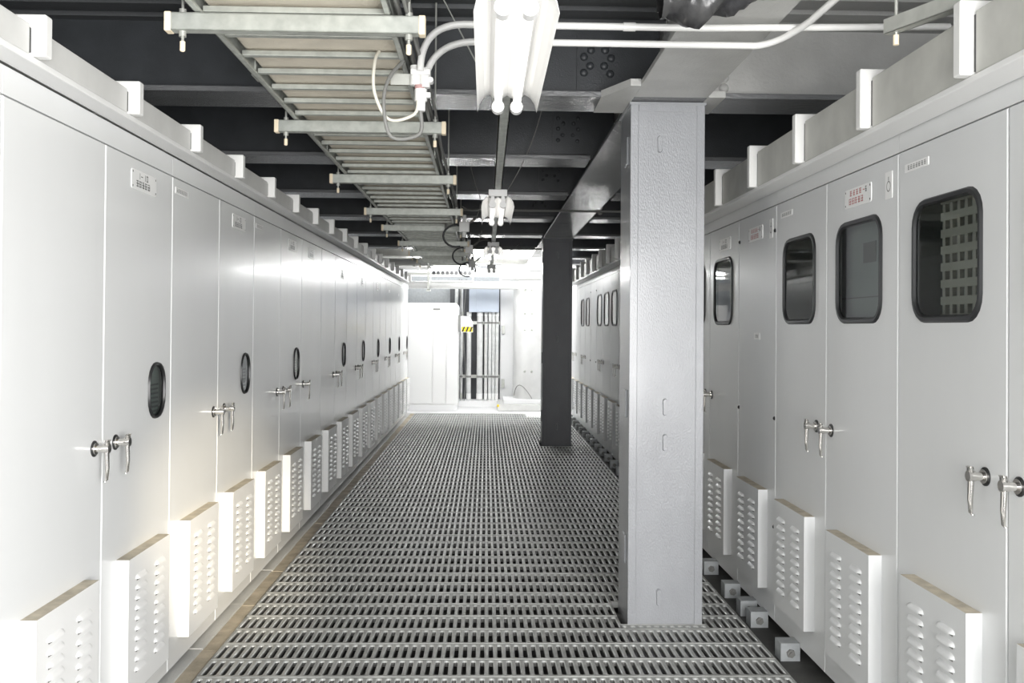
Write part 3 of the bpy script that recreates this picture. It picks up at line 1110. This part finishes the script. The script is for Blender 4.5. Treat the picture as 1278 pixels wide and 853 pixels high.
# crumpled dark sheeting at the very top, in front of the girder
m = MB()
rnd = random.Random(3)
nx, ny = 26, 12
vs = []
for j in range(ny):
    a = 2 * math.pi * j / ny
    for i in range(nx):
        u = i / (nx - 1)
        R = (.075 + .05 * math.sin(math.pi * min(1, u * 1.3))) * (1 - .65 * u)
        R *= 1 + .16 * rnd.uniform(-1, 1) + .22 * math.sin(u * 17 + a * 2)
        vs.append((.60 + .44 * u, 3.35 + R * .9 * math.cos(a), 2.825 + .035 * u + R * math.sin(a)))
fs = []
for j in range(ny):
    for i in range(nx - 1):
        fs.append((j * nx + i, j * nx + i + 1, ((j + 1) % ny) * nx + i + 1, ((j + 1) % ny) * nx + i))
m.add(vs, fs, 0, True)
o = m.obj('crumpled_sheeting', PLASTIC); tag(o, 'crumpled dark plastic sheeting wrapped below the girder at the top edge', 'sheeting')
# thin upper pipe above it
m = MB(); m.tube([(.86, 3.45, 2.93), (1.9, 3.45, 2.925)], .012, 8); m.box(.86, .95, 3.43, 3.47, 2.905, 2.945)
o = m.obj('thin_pipe', WPIPE); tag(o, 'thin white pipe along the top edge beside the dark sheeting', 'pipe')

# ------------------------------------------------------------------ far end
c = thing('white_cubicle', 'tall white cubicle closing the aisle beside the left cabinets', 'cubicle', (-1.04, 19.1, 0))
m = MB()
pts = [(-.52, .12), (.49, .12), (.49, 1.96)] + [(.49 - .09 + .09 * math.cos(a), 2.05 + .09 * math.sin(a)) for a in [math.pi / 2 * k / 6 for k in range(7)]] + [(-.52, 2.14)]
k = len(pts)
v = [(x, 0, z) for x, z in pts] + [(x, .95, z) for x, z in pts]
m.add(v, [(i, i + k, (i + 1) % k + k, (i + 1) % k) for i in range(k)]); m.add(v[:k], [tuple(range(k))]); m.add(v[k:], [tuple(range(k))[::-1]])
m.obj('body', WHITE, c)
for x0, x1 in ((-.50, -.03), (-.01, .24), (.26, .44)):
    m = MB(); m.box(x0, x1, -.016, 0, .14, 1.98); m.obj('door', WHITE, c, .004)
m = MB(); m.box(-.01, .13, -.024, -.016, 2.00, 2.03); m.obj('label_strip', CABLE, c)
m = MB(); m.box(-.50, .48, -.03, .95, 0, .12); m.obj('plinth', WALLM, c, .004)

hs = thing('hazard_bumper', 'rounded white plate with yellow and black hazard stripes on the cubicle edge', 'sign', (-.55, 19.05, 1.57))
m = MB(); m.box(0, .05, -.02, .02, 0, .33); m.obj('mounting_post', CABLE, hs, .003)
m = MB()
pts = [(.05, -.01), (.29, -.01), (.29, .13)] + [(.12 + .17 * math.cos(a), .14 + .17 * math.sin(a)) for a in [math.pi / 2 * k / 8 for k in range(9)]] + [(.05, .31)]
k = len(pts)
v = [(x, -.014, z) for x, z in pts] + [(x, .014, z) for x, z in pts]
m.add(v, [(i, i + k, (i + 1) % k + k, (i + 1) % k) for i in range(k)]); m.add(v[:k], [tuple(range(k))]); m.add(v[k:], [tuple(range(k))[::-1]])
m.obj('plate', PLATE, hs)
m = MB()
m.add([(.065, -.0155, .0), (.285, -.0155, .0), (.285, -.0155, .10), (.065, -.0155, .10)], [(0, 1, 2, 3)], 0)
for a in (.065, .14, .215):
    m.add([(a, -.0165, .0), (a + .035, -.0165, .0), (a + .075, -.0165, .10), (a + .04, -.0165, .10)], [(0, 1, 2, 3)], 1)
m.obj('hazard_stripe', [YEL, BLACK], hs)

# riser pipes and box
Yp = 20.4
px = [(-.63, .035), (-.52, .03), (-.36, .05), (-.13, .065), (.0, .035), (.085, .035), (.16, .035), (.235, .035)]
for i, (x, r) in enumerate(px):
    p = thing('riser_pipe', 'vertical pale riser pipe beside the cubicle, %s from the left' % ['first', 'second', 'third', 'fourth', 'fifth', 'sixth', 'seventh', 'last'][i], 'pipe', (x, Yp, 0), 'riser pipes at the far end')
    m = MB(); m.cyl((0, 0, .12), (0, 0, 1.98 if i > 1 else 2.6), r, 14); m.obj('pipe', PIPEM, p)
    m = MB(); m.cyl((0, 0, 1.90), (0, 0, 1.98), r * 1.05, 14); m.cyl((0, 0, .14), (0, 0, .26), r * 1.05, 14); m.obj('coupling', WHITE if i > 1 else GALV, p)
    for z in (.60, 1.74):
        m = MB(); m.box(-r - .002, r + .002, -r - .008, .0, z, z + .035); m.obj('pipe_clamp', CABLE, p)
for z, w in ((.58, 'lower'), (1.72, 'upper')):
    m = MB(); m.box(-.75, .30, 20.5, 20.54, z, z + .07)
    o = m.obj('pipe_rack_bar', GALV); tag(o, w + ' horizontal support bar behind the riser pipes', 'rack')
m = MB(); m.box(-.78, .30, 20.71, 20.76, 0, 2.6)
o = m.obj('backing_panel', DARKST); tag(o, 'dark panel behind the vertical riser pipes', 'panel')
m = MB(); m.box(-.78, .30, 20.1, 20.7, 0, .12)
o = m.obj('pipe_plinth', WALLM); tag(o, 'low white plinth under the riser pipes', 'plinth')
b = thing('pull_box', 'large blue grey pull box above the riser pipes', 'box', (-.02, 20.2, 1.98))
m = MB(); m.box(-.34, .29, 0, .38, 0, .60); m.obj('body', BLUEG, b, .004)
m = MB(); m.box(-.19, .275, -.01, 0, .015, .585); m.obj('cover', BLUEG, b, .003)
m = MB()
for k in range(4):
    m.tube([(-.60 + .05 * k + .03 * math.sin(z * 3 + k * 2), 20.15, z) for z in [.12 + .15 * q for q in range(18)]], .008, 6)
o = m.obj('hanging_cables', CABLE); tag(o, 'thin wires hanging down between the cubicle and the riser pipes', 'cable')
# wall boxes
for z, lab in ((1.52, 'upper small grey box on the white pier at the far end'), (.38, 'lower small grey box on the white pier at the far end')):
    m = MB(); m.box(.335, .40, 20.42, 20.5, z, z + .18); o = m.obj('wall_box', GALV, None, .005); tag(o, lab, 'box')
m = MB(); m.box(.31, 1.2, 20.5, 21.2, 0, 2.9); o = m.obj('pier', WALLM); tag(o, 'white pier wall right of the riser pipes', 'pier')
rc = thing('round_column', 'thick round white column on a plinth at the far end', 'column', (.98, 19.75, 0))
m = MB(); m.cyl((0, 0, .22), (0, 0, 2.62), .42, 40); m.obj('shaft', FARW, rc)
m = MB()
for a in (-118, -98):
    for z in (1.62, 1.95, 2.42, .78):
        x, y = .42 * math.cos(math.radians(a)), .42 * math.sin(math.radians(a))
        m.dome((x, y, z), (x, y, 0), .028, .02, 8)
m.obj('bolt', GALV, rc)
m = MB(); m.box(-.62, .7, -.55, .5, .13, .22); m.obj('base_plate', WALLM, rc, .01)
m = MB(); m.box(-.74, .9, -.65, .6, 0, .13); m.obj('base_block', DUCTL, rc, .01)
m = MB(); m.box(-.75, -.71, -.66, -.62, .085, .13); m.obj('corner_mark', YEL, rc)['label'] = 'yellow mark on the corner'
m = MB(); m.tube(bend((-.40, -.2, .28), (-.36, -.5, .75), (-.05, -.52, .24), 10), .008, 6); m.obj('earth_cable', CABLE, rc)

# horizontal pipes up at the far end
m = MB(); m.cyl((-2.2, 19.0, 2.49), (.62, 19.0, 2.49), .075, 20); m.cyl((-.30, 19.0, 2.49), (-.28, 19.0, 2.49), .082, 20)
o = m.obj('header_pipe', FARW); tag(o, 'thick white horizontal pipe across the far end above the cubicle', 'pipe')
m = MB(); m.box(-1.16, -1.12, 18.9, 18.915, 2.38, 3.376); m.box(-1.18, -1.10, 18.9, 19.1, 2.37, 2.40)
o = m.obj('pipe_hanger', GALV); tag(o, 'hanger strap holding the thick white far pipe', 'hanger')
m = MB(); m.box(-2.2, .28, 20.9, 21.0, 2.05, 2.75)
o = m.obj('grey_upper_panel', BRACK); tag(o, 'grey panel band above the white cubicle at the far end', 'panel')
m = MB(); m.box(-2.2, 2.4, 18.45, 18.5, 2.66, 2.70)
for x in (-1.9, -.2, 1.9):
    m.cyl((x, 18.475, 2.70), (x, 18.475, 3.376), .008, 6)
o = m.obj('cross_rail', GALV); tag(o, 'thin grey rail crossing above the thick white far pipe', 'rail')
rg = thing('valve_rack', 'rack with a row of dark round fittings hung above the far pipe', 'rack', (-.66, 18.3, 2.66))
m = MB(); m.box(-.42, .42, 0, .05, -.03, 0); m.box(-.42, .42, 0, .05, -.13, -.11); m.cyl((-.40, .02, -.13), (-.40, .02, .716), .008, 6); m.cyl((.40, .02, -.13), (.40, .02, .716), .008, 6); m.obj('frame', WHITE, rg, .003)
for k in range(9):
    m = MB(); m.cyl((-.34 + .085 * k, -.02, .03), (-.34 + .085 * k, .06, .03), .032, 12); m.obj('fitting', BLACK, rg)
for i, (y, z, r, x0, x1) in enumerate(((17.0, 2.80, .06, -2.3, -.95), (18.0, 2.78, .05, -2.3, -1.10), (18.9, 2.845, .07, .3, 2.6), (19.5, 2.72, .10, .3, 2.6))):
    m = MB(); m.cyl((x0, y, z), (x1, y, z), r, 16); m.cyl((x0 + (.9 if x0 > 0 else 1.0), y, z), (x0 + (.95 if x0 > 0 else 1.05), y, z), r * 1.25, 16)
    m.cyl((x1, y, z), (x1 + r * 1.3, y, z), r, 16, r * .4)
    o = m.obj('overhead_pipe', FARW); tag(o, ['white overhead pipe ending above the left row, nearer of two', 'white overhead pipe ending above the left row, further of two', 'slimmer white overhead pipe above the far column side', 'thicker white overhead pipe above the round column'][i], 'pipe')
